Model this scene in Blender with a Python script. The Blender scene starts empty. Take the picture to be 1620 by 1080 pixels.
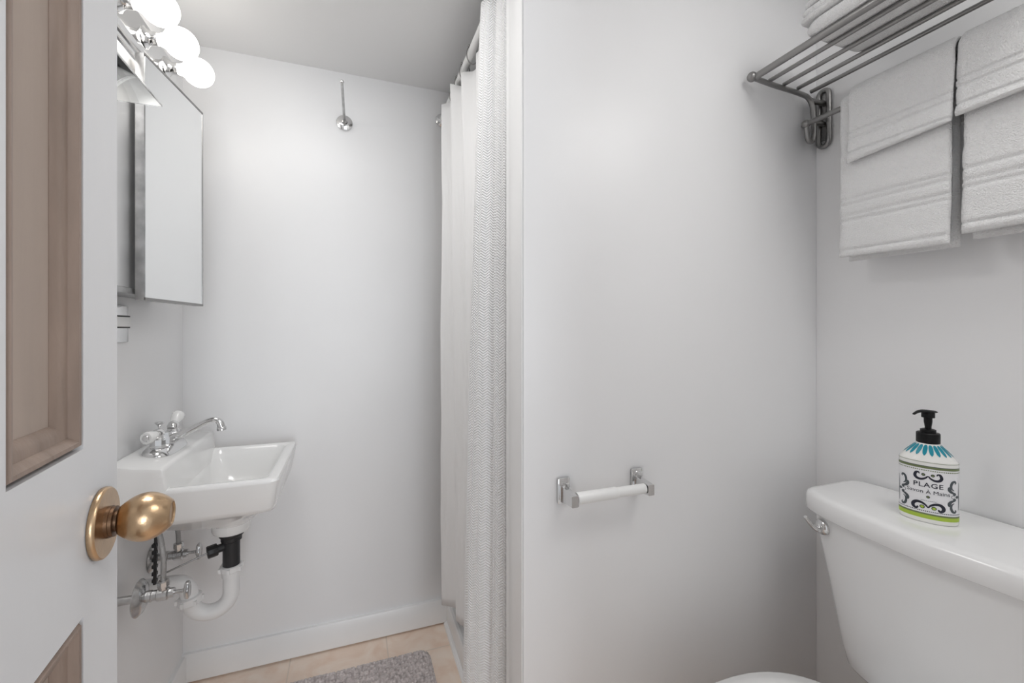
import bpy, bmesh, math, random
from mathutils import Vector, Matrix, noise
random.seed(7)
PI = math.pi
sc = bpy.context.scene
C = sc.collection

# ------------------------------------------------------------------ camera, world, lights, exposure
H = 1.15                       # lens height
YAW = math.radians(20.2)
FPX = 686.0                    # focal length in pixels of the 1620 px wide frame
HOR = 520.0                    # horizon row
cam = bpy.data.cameras.new('camera')
cam.sensor_width = 36.0
cam.lens = FPX / 1620 * 36
cam.shift_y = -(540 - HOR) / 1620
cam.clip_start = 0.01
camo = bpy.data.objects.new('camera', cam)
C.objects.link(camo)
camo.location = (0, 0, H)
camo.rotation_euler = (PI / 2, 0, -YAW)
sc.camera = camo

world = bpy.data.worlds.new('world')
sc.world = world
world.use_nodes = True
world.node_tree.nodes['Background'].inputs[0].default_value = (0.93, 0.96, 1.0, 1)
world.node_tree.nodes['Background'].inputs[1].default_value = 0.7

def area(name, loc, rot, sx, sy, power, col):
    l = bpy.data.lights.new(name, 'AREA')
    l.shape = 'RECTANGLE'; l.size = sx; l.size_y = sy
    l.energy = power; l.color = col
    o = bpy.data.objects.new(name, l); C.objects.link(o)
    o.location = loc; o.rotation_euler = rot
    return o
# assumed daylight from the unseen room outside, through the open doorway behind the lens
area("assumed_hall_daylight", (0.58, -4.2, 1.15), (math.radians(90), 0, math.radians(8)), 1.3, 2.0, 62, (0.90, 0.95, 1.0))
# assumed ceiling fill light, no lamp seen, added out of frame for toilet side
area('assumed_ceiling_fill', (0.80, 0.06, 2.06), (0, 0, 0), 0.45, 0.30, 3.5, (1.0, 0.99, 0.97))
# added fill light above the frame, no real lamp, brightens basin and back wall
area('basin_fill_light', (-0.20, 0.90, 2.06), (0, 0, 0), 0.36, 0.36, 4.2, (1.0, 0.99, 0.975))

sc.view_settings.view_transform = 'Standard'
sc.view_settings.look = 'None'
sc.view_settings.gamma = 1.0
sc.view_settings.use_curve_mapping = False
sc.view_settings.exposure = 0.07
sc.cycles.use_denoising = True
sc.cycles.max_bounces = 10
sc.cycles.diffuse_bounces = 6
sc.cycles.glossy_bounces = 6
sc.cycles.transmission_bounces = 8
sc.cycles.caustics_reflective = False
sc.cycles.caustics_refractive = False
sc.cycles.sample_clamp_indirect = 6.0
BULB = 5.0

# ------------------------------------------------------------------ room measures
XL, XR, YB, YP, ZC = -0.517, 1.155, 1.69, 0.80, 2.079     # left, right, back wall, partition, ceiling
XE = 0.318                                               # free end of the partition
YF = -0.12                                               # wall with the doorway

def at(px, py, X=None, Y=None, Z=None):
    """world point seen at a pixel, on the plane X=.., Y=.. or Z=.."""
    u = (px - 810) / FPX; v = (HOR - py) / FPX
    d = Vector((u * math.cos(YAW) + math.sin(YAW), math.cos(YAW) - u * math.sin(YAW), v))
    if X is not None: t = X / d.x
    elif Y is not None: t = Y / d.y
    else: t = (Z - H) / d.z
    return Vector((0, 0, H)) + d * t

# ------------------------------------------------------------------ materials
def mat(name, col, rough=0.5, metal=0.0, bump=0.0, bscale=60.0, var=0.0, vscale=8.0, coat=0.0, detail=4.0, spec=0.5, sheen=0.0, trans=0.0, ior=1.45, stretch=None):
    m = bpy.data.materials.new(name); m.use_nodes = True
    nt = m.node_tree; b = nt.nodes['Principled BSDF']
    b.inputs['Base Color'].default_value = (*col, 1)
    b.inputs['Roughness'].default_value = rough
    b.inputs['Metallic'].default_value = metal
    b.inputs['Specular IOR Level'].default_value = spec
    b.inputs['Coat Weight'].default_value = coat
    b.inputs['Coat Roughness'].default_value = 0.08
    b.inputs['Sheen Weight'].default_value = sheen
    b.inputs['Transmission Weight'].default_value = trans
    b.inputs['IOR'].default_value = ior
    tc = nt.nodes.new('ShaderNodeTexCoord')
    src = tc.outputs['Object']
    if stretch:
        mp = nt.nodes.new('ShaderNodeMapping'); mp.inputs['Scale'].default_value = stretch
        nt.links.new(src, mp.inputs[0]); src = mp.outputs[0]
    if bump:
        n = nt.nodes.new('ShaderNodeTexNoise'); n.inputs['Scale'].default_value = bscale; n.inputs['Detail'].default_value = detail
        nt.links.new(src, n.inputs['Vector'])
        bp = nt.nodes.new('ShaderNodeBump'); bp.inputs['Strength'].default_value = bump; bp.inputs['Distance'].default_value = 0.004
        nt.links.new(n.outputs['Fac'], bp.inputs['Height']); nt.links.new(bp.outputs[0], b.inputs['Normal'])
    if var:
        n2 = nt.nodes.new('ShaderNodeTexNoise'); n2.inputs['Scale'].default_value = vscale; n2.inputs['Detail'].default_value = 5
        nt.links.new(src, n2.inputs['Vector'])
        r = nt.nodes.new('ShaderNodeValToRGB')
        r.color_ramp.elements[0].position = 0.3; r.color_ramp.elements[1].position = 0.72
        r.color_ramp.elements[0].color = tuple(max(0, c * (1 - var)) for c in col) + (1,)
        r.color_ramp.elements[1].color = tuple(min(1, c * (1 + var * 0.5)) for c in col) + (1,)
        nt.links.new(n2.outputs['Fac'], r.inputs[0]); nt.links.new(r.outputs[0], b.inputs['Base Color'])
    return m

M = {}
M['wall'] = mat('wall_paint', (0.86, 0.86, 0.866), 0.36, bump=0.05, bscale=38, var=0.015, vscale=3)
M['ceiling'] = mat('ceiling_paint', (0.86, 0.86, 0.86), 0.5, bump=0.05, bscale=50)
M['trim'] = mat('trim_paint', (0.87, 0.87, 0.87), 0.28, bump=0.05, bscale=30, var=0.02)
M['door'] = mat('door_paint', (0.80, 0.805, 0.82), 0.3, bump=0.10, bscale=45, var=0.02, stretch=(1, 1, 0.25))
M['wood'] = mat('door_panel_wood', (0.47, 0.385, 0.33), 0.55, bump=0.12, bscale=120, var=0.10, vscale=26, stretch=(1, 1, 0.12))
M['mould'] = mat('door_moulding_wood', (0.33, 0.25, 0.205), 0.45, bump=0.2, bscale=120, var=0.22, vscale=40, stretch=(1, 1, 0.2))
M['ceramic'] = mat('glazed_ceramic', (0.86, 0.86, 0.855), 0.12, coat=0.4)
M['toilet'] = mat('toilet_china', (0.86, 0.86, 0.86), 0.16, coat=0.3)
M['seat'] = mat('toilet_seat_plastic', (0.87, 0.87, 0.865), 0.22)
M['chrome'] = mat('polished_chrome', (0.72, 0.72, 0.72), 0.10, 1.0)
M['oldchrome'] = mat('dull_chrome', (0.62, 0.62, 0.62), 0.2, 1.0, bump=0.1, bscale=200, var=0.25, vscale=60)
M['nickel'] = mat('brushed_pewter', (0.30, 0.295, 0.29), 0.34, 1.0, bump=0.1, bscale=220)
M['steel'] = mat('brushed_steel', (0.50, 0.50, 0.50), 0.42, 1.0, var=0.3, vscale=30)
M['brass'] = mat('worn_brass', (0.60, 0.42, 0.26), 0.28, 1.0, bump=0.06, bscale=300, var=0.18, vscale=45)
M['brassdark'] = mat('tarnished_brass', (0.22, 0.14, 0.09), 0.4, 1.0, var=0.2)
M['porcelain'] = mat('handle_porcelain', (0.88, 0.88, 0.87), 0.12, coat=0.5)
M['abs'] = mat('black_plastic_pipe', (0.022, 0.022, 0.024), 0.42, bump=0.1, bscale=80)
M['pvc'] = mat('white_plastic_pipe', (0.80, 0.80, 0.80), 0.35)
M['braid'] = mat('braided_steel', (0.42, 0.42, 0.42), 0.35, 0.9, bump=0.6, bscale=500)
M['satin'] = mat('satin_metal', (0.74, 0.74, 0.74), 0.38, 1.0)
M['mirror'] = mat('mirror_glass', (0.86, 0.87, 0.87), 0.015, 1.0)
M['glass'] = mat('shelf_glass', (0.97, 0.985, 0.98), 0.02, trans=1.0, ior=1.38)
M['black'] = mat('black_pump_plastic', (0.006, 0.006, 0.0065), 0.4, spec=0.3)
M['white_plastic'] = mat('white_plastic', (0.84, 0.84, 0.83), 0.3)
M['darkgap'] = mat('dark_gap', (0.03, 0.03, 0.03), 0.6)
M['towel'] = mat('terry_towel', (0.86, 0.86, 0.86), 0.95, bump=0.9, bscale=420, detail=3, sheen=0.25, spec=0.1)
M['liner'] = mat('liner_fabric', (0.90, 0.90, 0.90), 0.6, bump=0.35, bscale=26, spec=0.25, stretch=(1, 1, 0.35))
M['bottle'] = mat('bottle_glaze', (0.86, 0.86, 0.83), 0.14, coat=0.5)
M['label'] = mat('label_white', (0.83, 0.83, 0.85), 0.3)
M['ink'] = mat('ink_dark', (0.018, 0.02, 0.035), 0.4)
M['inkgrey'] = mat('ink_grey', (0.075, 0.09, 0.10), 0.4)
M['olive'] = mat('ink_olive', (0.16, 0.20, 0.09), 0.4)
M['lime'] = mat('ink_lime', (0.40, 0.55, 0.06), 0.4)
M['teal'] = mat('ink_teal', (0.01, 0.27, 0.36), 0.3)
M['mat'] = mat('chenille_mat', (0.66, 0.60, 0.59), 0.95, var=0.3, vscale=70, sheen=0.2, spec=0.1)
M['pan'] = mat('shower_pan_acrylic', (0.82, 0.82, 0.82), 0.2)

# bulb: a lit opal globe
m = bpy.data.materials.new('lit_opal_glass'); m.use_nodes = True
b = m.node_tree.nodes['Principled BSDF']
b.inputs['Base Color'].default_value = (0.9, 0.9, 0.88, 1)
b.inputs['Emission Color'].default_value = (1.0, 0.955, 0.89, 1)
b.inputs['Emission Strength'].default_value = BULB
M['bulb'] = m

# floor: peach beige tile with veins and pale joints
m = bpy.data.materials.new('floor_tile'); m.use_nodes = True
nt = m.node_tree; b = nt.nodes['Principled BSDF']; b.inputs['Roughness'].default_value = 0.4
tc = nt.nodes.new('ShaderNodeTexCoord')
n1 = nt.nodes.new('ShaderNodeTexNoise'); n1.inputs['Scale'].default_value = 9; n1.inputs['Detail'].default_value = 8; n1.inputs['Distortion'].default_value = 1.2
nt.links.new(tc.outputs['Object'], n1.inputs['Vector'])
r1 = nt.nodes.new('ShaderNodeValToRGB')
r1.color_ramp.elements[0].position = 0.32; r1.color_ramp.elements[0].color = (0.86, 0.66, 0.53, 1)
r1.color_ramp.elements[1].position = 0.66; r1.color_ramp.elements[1].color = (0.95, 0.82, 0.71, 1)
e = r1.color_ramp.elements.new(0.5); e.color = (0.92, 0.76, 0.64, 1)
nt.links.new(n1.outputs['Fac'], r1.inputs[0])
br = nt.nodes.new('ShaderNodeTexBrick'); br.offset = 0.0; br.inputs['Scale'].default_value = 1.0
br.inputs['Mortar Size'].default_value = 0.002; br.inputs['Brick Width'].default_value = 0.32; br.inputs['Row Height'].default_value = 0.305
br.inputs['Mortar'].default_value = (0.76, 0.64, 0.54, 1)
mp = nt.nodes.new('ShaderNodeMapping'); mp.inputs['Location'].default_value = (0.201, 0.14, 0)
nt.links.new(tc.outputs['Object'], mp.inputs[0]); nt.links.new(mp.outputs[0], br.inputs['Vector'])
nt.links.new(r1.outputs[0], br.inputs['Color1']); nt.links.new(r1.outputs[0], br.inputs['Color2'])
nt.links.new(br.outputs['Color'], b.inputs['Base Color'])
M['floor'] = m

# curtain: white cloth with a woven herringbone relief (uv in metres)
m = bpy.data.materials.new('herringbone_cloth'); m.use_nodes = True
nt = m.node_tree; b = nt.nodes['Principled BSDF']
b.inputs['Base Color'].default_value = (0.93, 0.93, 0.935, 1); b.inputs['Roughness'].default_value = 0.8; b.inputs['Sheen Weight'].default_value = 0.15
uv = nt.nodes.new('ShaderNodeUVMap'); sx = nt.nodes.new('ShaderNodeSeparateXYZ'); nt.links.new(uv.outputs[0], sx.inputs[0])
def mathn(op, a, bb=None):
    n = nt.nodes.new('ShaderNodeMath'); n.operation = op
    for i, q in enumerate((a, bb)):
        if q is None: continue
        if isinstance(q, (int, float)): n.inputs[i].default_value = q
        else: nt.links.new(q, n.inputs[i])
    return n.outputs[0]
zig = mathn('PINGPONG', sx.outputs[0], 0.008)
arg = mathn('MULTIPLY', mathn('ADD', sx.outputs[1], zig), 2 * PI / 0.0065)
hgt = mathn('SINE', arg)
bp = nt.nodes.new('ShaderNodeBump'); bp.inputs['Strength'].default_value = 0.75; bp.inputs['Distance'].default_value = 0.0014
nt.links.new(hgt, bp.inputs['Height']); nt.links.new(bp.outputs[0], b.inputs['Normal'])
M['curtain'] = m

# ------------------------------------------------------------------ mesh helpers
WL = {}
class MB:
    def __init__(s): s.v = []; s.f = []; s.m = []; s.uv = None
    def add(s, vs, fs, mi=0):
        o = len(s.v); s.v += [Vector(p) for p in vs]
        for f in fs: s.f.append([i + o for i in f]); s.m.append(mi)
        return s
    def box(s, x0, x1, y0, y1, z0, z1, mi=0, T=None, bev=0.0, seg=2):
        bm = bmesh.new(); bmesh.ops.create_cube(bm, size=1)
        for v in bm.verts:
            v.co = Vector(((x0 + x1) / 2 + v.co.x * (x1 - x0), (y0 + y1) / 2 + v.co.y * (y1 - y0), (z0 + z1) / 2 + v.co.z * (z1 - z0)))
        if bev: bmesh.ops.bevel(bm, geom=list(bm.edges), offset=bev, segments=seg, affect='EDGES', profile=0.5)
        return s.bm(bm, mi, T)
    def bm(s, bm, mi=0, T=None):
        bm.verts.index_update()
        vs = [(T(v.co) if T else v.co.copy()) for v in bm.verts]
        fs = [[v.index for v in f.verts] for f in bm.faces]
        bm.free(); return s.add(vs, fs, mi)
    def loft(s, rings, mi=0, cap0=True, cap1=True, closed=True):
        n = len(rings[0]); vs = [p for r in rings for p in r]; fs = []
        for k in range(len(rings) - 1):
            for i in range(n if closed else n - 1):
                j = (i + 1) % n
                fs.append([k * n + i, k * n + j, (k + 1) * n + j, (k + 1) * n + i])
        if cap0: fs.append(list(range(n))[::-1])
        if cap1: fs.append([(len(rings) - 1) * n + i for i in range(n)])
        return s.add(vs, fs, mi)
    def tube(s, path, r, n=14, mi=0, caps=True):
        P = [Vector(p) for p in path]
        R = r if isinstance(r, (list, tuple)) else [r] * len(P)
        t0 = (P[1] - P[0]).normalized()
        up = Vector((0, 0, 1)) if abs(t0.z) < 0.9 else Vector((0, 1, 0))
        a = t0.cross(up).normalized(); rings = []
        for i, p in enumerate(P):
            t = (P[min(i + 1, len(P) - 1)] - P[max(i - 1, 0)]).normalized()
            a = (a - t * a.dot(t)).normalized(); bvec = t.cross(a)
            rings.append([p + (a * math.cos(2 * PI * k / n) + bvec * math.sin(2 * PI * k / n)) * R[i] for k in range(n)])
        return s.loft(rings, mi, caps, caps)
    def lathe(s, prof, o, axis, n=28, mi=0, sq=None):
        o = Vector(o); axis = Vector(axis).normalized()
        up = Vector((0, 0, 1)) if abs(axis.z) < 0.9 else Vector((1, 0, 0))
        a = axis.cross(up).normalized(); bvec = axis.cross(a)
        rings = [[o + axis * h + (a * math.cos(2 * PI * k / n) + bvec * math.sin(2 * PI * k / n)) * max(r, 1e-5) for k in range(n)] for r, h in prof]
        return s.loft(rings, mi)
    def ball(s, o, r, mi=0, n=16):
        return s.lathe([(r * math.sin(PI * i / 10), -r * math.cos(PI * i / 10)) for i in range(11)], o, (0, 0, 1), n, mi)
    def prism(s, poly, ext, mi=0):
        P = [Vector(p) for p in poly]; e = Vector(ext)
        return s.loft([P, [p + e for p in P]], mi)
    def build(s, name, mats, parent=None, angle=35, origin=None, recalc=True, solid=0.0, sub=0):
        if not isinstance(mats, (list, tuple)): mats = [mats]
        if origin is None:
            lo = [min(v[i] for v in s.v) for i in range(3)]; hi = [max(v[i] for v in s.v) for i in range(3)]
            origin = ((lo[0] + hi[0]) / 2, (lo[1] + hi[1]) / 2, lo[2])
        o3 = Vector(origin)
        me = bpy.data.meshes.new(name)
        me.from_pydata([v - o3 for v in s.v], [], s.f)
        for mm in mats: me.materials.append(mm)
        me.polygons.foreach_set('material_index', s.m)
        if s.uv is not None:
            l = me.uv_layers.new(name='UVMap')
            for lp in me.loops: l.data[lp.index].uv = s.uv[lp.vertex_index]
        if recalc:
            bm = bmesh.new(); bm.from_mesh(me); bmesh.ops.recalc_face_normals(bm, faces=bm.faces); bm.to_mesh(me); bm.free()
        me.polygons.foreach_set('use_smooth', [True] * len(me.polygons))
        me.set_sharp_from_angle(angle=math.radians(angle))
        o = bpy.data.objects.new(name, me); C.objects.link(o)
        place(o, o3, parent)
        if sub:
            q = o.modifiers.new('subdivision', 'SUBSURF'); q.levels = sub; q.render_levels = sub
        if solid:
            q = o.modifiers.new('thickness', 'SOLIDIFY'); q.thickness = solid; q.offset = 0
        return o

def place(o, loc, parent=None):
    loc = Vector(loc)
    if parent is not None:
        o.parent = parent; o.location = loc - WL[parent.name]
    else: o.location = loc
    WL[o.name] = loc

def thing(name, loc, label, cat, group=None):
    o = bpy.data.objects.new(name, None); C.objects.link(o); o.empty_display_size = 0.05
    place(o, loc); return tag(o, label, cat, group)
def tag(o, label, cat, group=None):
    o['label'] = label; o['category'] = cat
    if group: o['group'] = group
    return o
def struct(o): o['kind'] = 'structure'; return o

def spline(pts, n=8):
    P = [Vector(p) for p in pts]; out = []
    for i in range(len(P) - 1):
        p0 = P[max(i - 1, 0)]; p1 = P[i]; p2 = P[i + 1]; p3 = P[min(i + 2, len(P) - 1)]
        for k in range(n):
            t = k / n
            out.append(0.5 * ((2 * p1) + (p2 - p0) * t + (2 * p0 - 5 * p1 + 4 * p2 - p3) * t * t + (3 * p1 - p0 - 3 * p2 + p3) * t ** 3))
    out.append(P[-1]); return out
def rrect(x0, x1, y0, y1, r, z, k=6):
    pts = []
    for cx, cy, a0 in ((x1 - r, y1 - r, 0), (x0 + r, y1 - r, PI / 2), (x0 + r, y0 + r, PI), (x1 - r, y0 + r, 1.5 * PI)):
        for i in range(k + 1):
            a = a0 + PI / 2 * i / k; pts.append(Vector((cx + r * math.cos(a), cy + r * math.sin(a), z)))
    return pts
def hexprism(mb, o, axis, r, h, mi=0, n=6):
    return mb.lathe([(r * 0.92, 0), (r, h * 0.1), (r, h * 0.9), (r * 0.92, h)], o, axis, n, mi)

# ------------------------------------------------------------------ the room
T = 0.10
XX0, XX1, YY0, YY1 = XL - T, XR + T, YF - T, YB + T
struct(MB().box(XX0, XX1, YY0, YY1, -0.08, 0).build('floor', M['floor']))
struct(MB().box(XX0, XX1, YY0, YY1, ZC, ZC + 0.08).build('ceiling', M['ceiling']))
struct(MB().box(XL - T, XL, YF - T, YB + T, 0, ZC).build('wall_left', M['wall']))
struct(MB().box(XL, XR, YB, YB + T, 0, ZC).build('wall_back', M['wall']))
struct(MB().box(XR, XR + T, YF - T, YB + T, 0, ZC).build('wall_right', M['wall']))
struct(MB().box(XE, XR, YP, YP + 0.08, 0, ZC, bev=0.002).build('wall_partition', M['wall']))
mb = MB(); DX0, DX1, DZ = -0.24, 0.37, 2.0
mb.box(XL, DX0, YF - T, YF, 0, ZC); mb.box(DX1, XR, YF - T, YF, 0, ZC); mb.box(DX0, DX1, YF - T, YF, DZ, ZC)
struct(mb.build('wall_front', M['wall']))
# painted board that closes the free end of the partition, and the slimmer strip on its shower side
struct(MB().box(XE - 0.003, XE - 0.0005, YP + 0.001, YP + 0.078, 0, ZC, bev=0.0008).build('trim_1', M['trim']))
struct(MB().box(XE + 0.001, XE + 0.06, YP + 0.084, YP + 0.108, 0, ZC, bev=0.004).build('trim_2', M['trim']))
# baseboards with a sloped top
def base_profile(mb, p0, p1, n, h=0.09, t=0.013):
    n = Vector(n); pr = [(0, 0), (t, 0), (t, h - 0.006), (t - 0.003, h - 0.001), (0, h)]
    mb.loft([[Vector(q) + n * a + Vector((0, 0, z)) for a, z in pr] for q in (p0, p1)])
    return mb
struct(base_profile(MB(), (XL, YB, 0.007), (0.345, YB, 0.007), (0, -1, 0)).build('baseboard_back', M['trim']))
struct(base_profile(MB(), (XL, YF, 0.003), (XL, YB - 0.013, 0.003), (1, 0, 0)).build('baseboard_left', M['trim']))
struct(base_profile(MB(), (XE + 0.002, YP, 0.003), (XR, YP, 0.003), (0, -1, 0), 0.08).build('baseboard_partition', M['trim']))
struct(base_profile(MB(), (XR, YF, 0.003), (XR, YP - 0.013, 0.003), (-1, 0, 0), 0.08).build('baseboard_right', M['trim']))

# ------------------------------------------------------------------ door: swung inwards at the left edge
DD = Vector((-0.105, 0.9945, 0)).normalized(); DN = Vector((DD.y, -DD.x, 0))
K = Vector((-0.233, 0.540, 0.959))
def dp(s, z, d=0.0):                     # along the leaf, height, out of the visible face
    p = K + DD * s + DN * d; return Vector((p.x, p.y, z))
S1, S0, TH, ZD = 0.045, -0.58, 0.035, 1.975
PAN = [(-0.153, -0.037), (-0.46, -0.245)]
ZP = [(0.20, 0.889), (1.041, 1.86)]
mb = MB()
def dbox(s0, s1, z0, z1):
    mb.add([dp(s, z, d) for s in (s0, s1) for z in (z0, z1) for d in (-TH, 0)],
           [[0, 1, 3, 2], [4, 6, 7, 5], [0, 4, 5, 1], [2, 3, 7, 6], [0, 2, 6, 4], [1, 5, 7, 3]])
for s0, s1 in ((PAN[0][1], S1), (PAN[1][1], PAN[0][0]), (S0, PAN[1][0])): dbox(s0, s1, 0.012, ZD)
for s0, s1 in PAN:
    for z0, z1 in ((0.012, ZP[0][0]), (ZP[0][1], ZP[1][0]), (ZP[1][1], ZD)): dbox(s0, s1, z0, z1)
door = struct(mb.build('door_1', M['door'], angle=20))
for s0, s1 in PAN:
    for z0, z1 in ZP:
        p = MB()
        q = 0.004
        vs = [dp(s, z, d) for s in (s0 + q, s1 - q) for z in (z0 + q, z1 - q) for d in (-0.022, -0.013)]
        p.add(vs, [[0, 1, 3, 2], [4, 6, 7, 5], [0, 4, 5, 1], [2, 3, 7, 6], [0, 2, 6, 4], [1, 5, 7, 3]])
        po = p.build('door_panel', M['wood'], door); po['label'] = 'unpainted brown wood panel'
        f = MB(); prof = [(0.0026, -0.02), (0.0026, -0.003), (0.0050, 0.0005), (0.008, 0.0), (0.0115, -0.003), (0.013, -0.006), (0.019, -0.0065), (0.024, -0.009), (0.027, -0.0125), (0.0275, -0.02)]
        rings = []
        for cs, cz, is_, iz in ((s0, z0, 1, 1), (s1, z0, -1, 1), (s1, z1, -1, -1), (s0, z1, 1, -1)):
            rings.append([dp(cs + is_ * a, cz + iz * a, d) for a, d in prof])
        rings.append(rings[0]); f.loft(rings, 0, False, False)
        fo = f.build('panel_moulding', M['mould'], door, angle=25); fo['label'] = 'brown wood moulding'
kn = MB()
kn.lathe([(0.030, 0.0), (0.0335, 0.0003), (0.0342, 0.002), (0.0338, 0.0050), (0.0325, 0.0062), (0.0, 0.0066)], K, DN, 48)
rz = MB()
egg = [(0.0, 0.0150), (0.0105, 0.0150)]
for i in range(0, 19):
    t = i / 18; egg.append((0.0236 * math.sin(PI * (0.17 + 0.67 * t)) ** 0.80, 0.0155 + 0.0415 * t))
egg += [(0.0122, 0.0576), (0.0112, 0.0576), (0.0102, 0.0562), (0.0, 0.0556)]
rz.lathe(egg, K, DN, 40)
ko = rz.build('door_knob', M['brass'], door, angle=50); ko['label'] = 'egg-shaped worn brass knob'
ro = kn.build('rosette', M['brass'], ko, angle=40)
nk = MB(); nk.lathe([(0.0152, 0.0064), (0.0152, 0.0092), (0.0145, 0.0095), (0.0145, 0.0122), (0.0100, 0.0124), (0.0100, 0.0152)], K, DN, 32)
nk.build('neck', M['brassdark'], ko)

# ------------------------------------------------------------------ vanity light: chrome strip with round bulbs
ZV, XV = 1.864, XL + 0.040
vl = thing('vanity_light', (XL, 1.24, ZV), 'chrome strip light with round lit bulbs above the mirror cabinet', 'wall lamp')
pl = MB(); prof = [(XL, ZV - 0.06), (XL + 0.012, ZV - 0.06), (XL + 0.015, ZV - 0.056), (XL + 0.015, ZV - 0.052), (XL + 0.022, ZV - 0.052), (XL + 0.025, ZV - 0.048), (XL + 0.025, ZV - 0.044), (XL + 0.033, ZV - 0.044), (XV, ZV - 0.037)]
prof += [(x, 2 * ZV - z) for x, z in prof[::-1]]
pl.loft([[Vector((x, y, z)) for x, z in prof] for y in (0.965, 1.525)])
pl.build('back_plate', M['chrome'], vl, angle=20)
for y in (1.437, 1.307, 1.177, 1.047):
    s = MB(); s.lathe([(0.026, 0), (0.026, 0.003), (0.019, 0.008), (0.0155, 0.014), (0.0155, 0.028), (0.0, 0.028)], (XV - 0.001, y, ZV), (1, 0, 0), 24)
    s.build('socket', M['chrome'], vl)
    s = MB(); r = 0.0375; cx = XV + 0.074
    s.lathe([(0.013, -0.050), (0.0145, -0.042), (0.0165, -0.0365)] + [(r * math.sin(PI * i / 18), -r * math.cos(PI * i / 18)) for i in range(3, 19)], (cx, y, ZV), (1, 0, 0), 32)
    s.build('bulb', M['bulb'], vl, angle=80)

# ------------------------------------------------------------------ mirror cabinet
mc = thing('mirror_cabinet', (XL, 1.27, 1.213), 'mirrored medicine cabinet with one door ajar under the strip light', 'mirror cabinet')
MB().box(XL, -0.462, 1.085, 1.455, 1.226, 1.752, bev=0.002).build('cabinet_body', M['steel'], mc)
MB().box(-0.462, -0.458, 1.088, 1.30, 1.240, 1.750).build('mirror_panel', M['satin'], mc)
fr = MB(); fr.box(-0.462, -0.455, 1.086, 1.30, 1.2265, 1.239, bev=0.001); fr.build('panel_frame', M['steel'], mc)
A = Vector((-0.434, 1.186, 0)); DV = Vector((0.122, 0.9925, 0)).normalized(); NV = Vector((DV.y, -DV.x, 0))
def mp_(a, z, d): p = A + DV * a + NV * d; return Vector((p.x, p.y, z))
def obox(mb, a0, a1, z0, z1, d0, d1, bev=0.0):
    return mb.box(a0, a1, d0, d1, z0, z1, T=lambda c: mp_(c.x, c.z, c.y), bev=bev)
MW, MZ0, MZ1 = 0.276, 1.214, 1.763
mdr = obox(MB(), 0, MW, MZ0, MZ1, -0.018, -0.0005, 0.0008).build('mirror_door', M['steel'], mc)
obox(MB(), 0.003, MW - 0.003, MZ0 + 0.004, MZ1 - 0.003, -0.002, 0.0006).build('mirror_pane', M['mirror'], mdr)
f = MB(); obox(f, 0, MW, MZ0, MZ0 + 0.006, -0.001, 0.0022); obox(f, 0, MW, MZ1 - 0.004, MZ1, -0.001, 0.002); obox(f, MW - 0.003, MW, MZ0 + 0.006, MZ1 - 0.004, -0.001, 0.002)
f.build('door_frame', M['nickel'], mdr)

# ------------------------------------------------------------------ glass shelf between door and cabinet
gs = thing('glass_shelf', (XL, 0.92, 1.595), 'clear glass wall shelf just this side of the mirror cabinet', 'shelf')
MB().box(XL + 0.002, -0.36, 0.76, 1.066, 1.597, 1.602, bev=0.0008).build('glass_plate', M['glass'], gs)
for y in (0.80, 1.0):
    q = MB(); q.lathe([(0.011, 0), (0.011, 0.004), (0.006, 0.006), (0.006, 0.022), (0, 0.022)], (XL, y, 1.593), (1, 0, 0), 16); q.build('bracket', M['chrome'], gs)

# ------------------------------------------------------------------ metal plate with a white insert below the cabinet
wo = thing('wall_outlet', (XL, 1.16, 1.07), 'shiny metal outlet plate with white insert below the mirror cabinet', 'outlet')
MB().box(XL, XL + 0.006, 1.15, 1.312, 1.118, 1.205, bev=0.0015).build('cover_plate', M['chrome'], wo)
q = MB(); q.box(XL + 0.006, XL + 0.02, 1.175, 1.29, 1.155, 1.178, bev=0.002); q.build('socket_insert', M['white_plastic'], wo)
q = MB(); q.box(XL + 0.0055, XL + 0.012, 1.170, 1.304, 1.1515, 1.1815); q.build('insert_rim', M['darkgap'], wo)

# ------------------------------------------------------------------ wall hook
hc = at(545, 195, Y=YB); 
hk = thing('wall_hook', hc, 'slim chrome rod hook on a round plate on the back wall', 'hook')
q = MB(); q.lathe([(0.0, 0), (0.028, 0), (0.0285, 0.002), (0.027, 0.005), (0.019, 0.0085), (0.0105, 0.0095), (0.0095, 0.011), (0.0085, 0.022), (0.006, 0.024), (0.0, 0.0245)], hc + Vector((0, 0, 0)), (0, -1, 0), 36); q.build('round_plate', M['chrome'], hk)
tip = at(541, 130, Y=YB - 0.275)
q = MB(); q.tube([hc + Vector((0, -0.016, -0.010)), hc + Vector((0, -0.026, 0.002)), hc.lerp(tip, 0.15), hc.lerp(tip, 0.6), tip], [0.005, 0.005, 0.0046, 0.0042, 0.0038], 12)
q.build('rod', M['steel'], hk)
q = MB(); q.ball(tip + Vector((0, 0, 0.001)), 0.0062); q.build('rod_tip', M['chrome'], hk)

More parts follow.
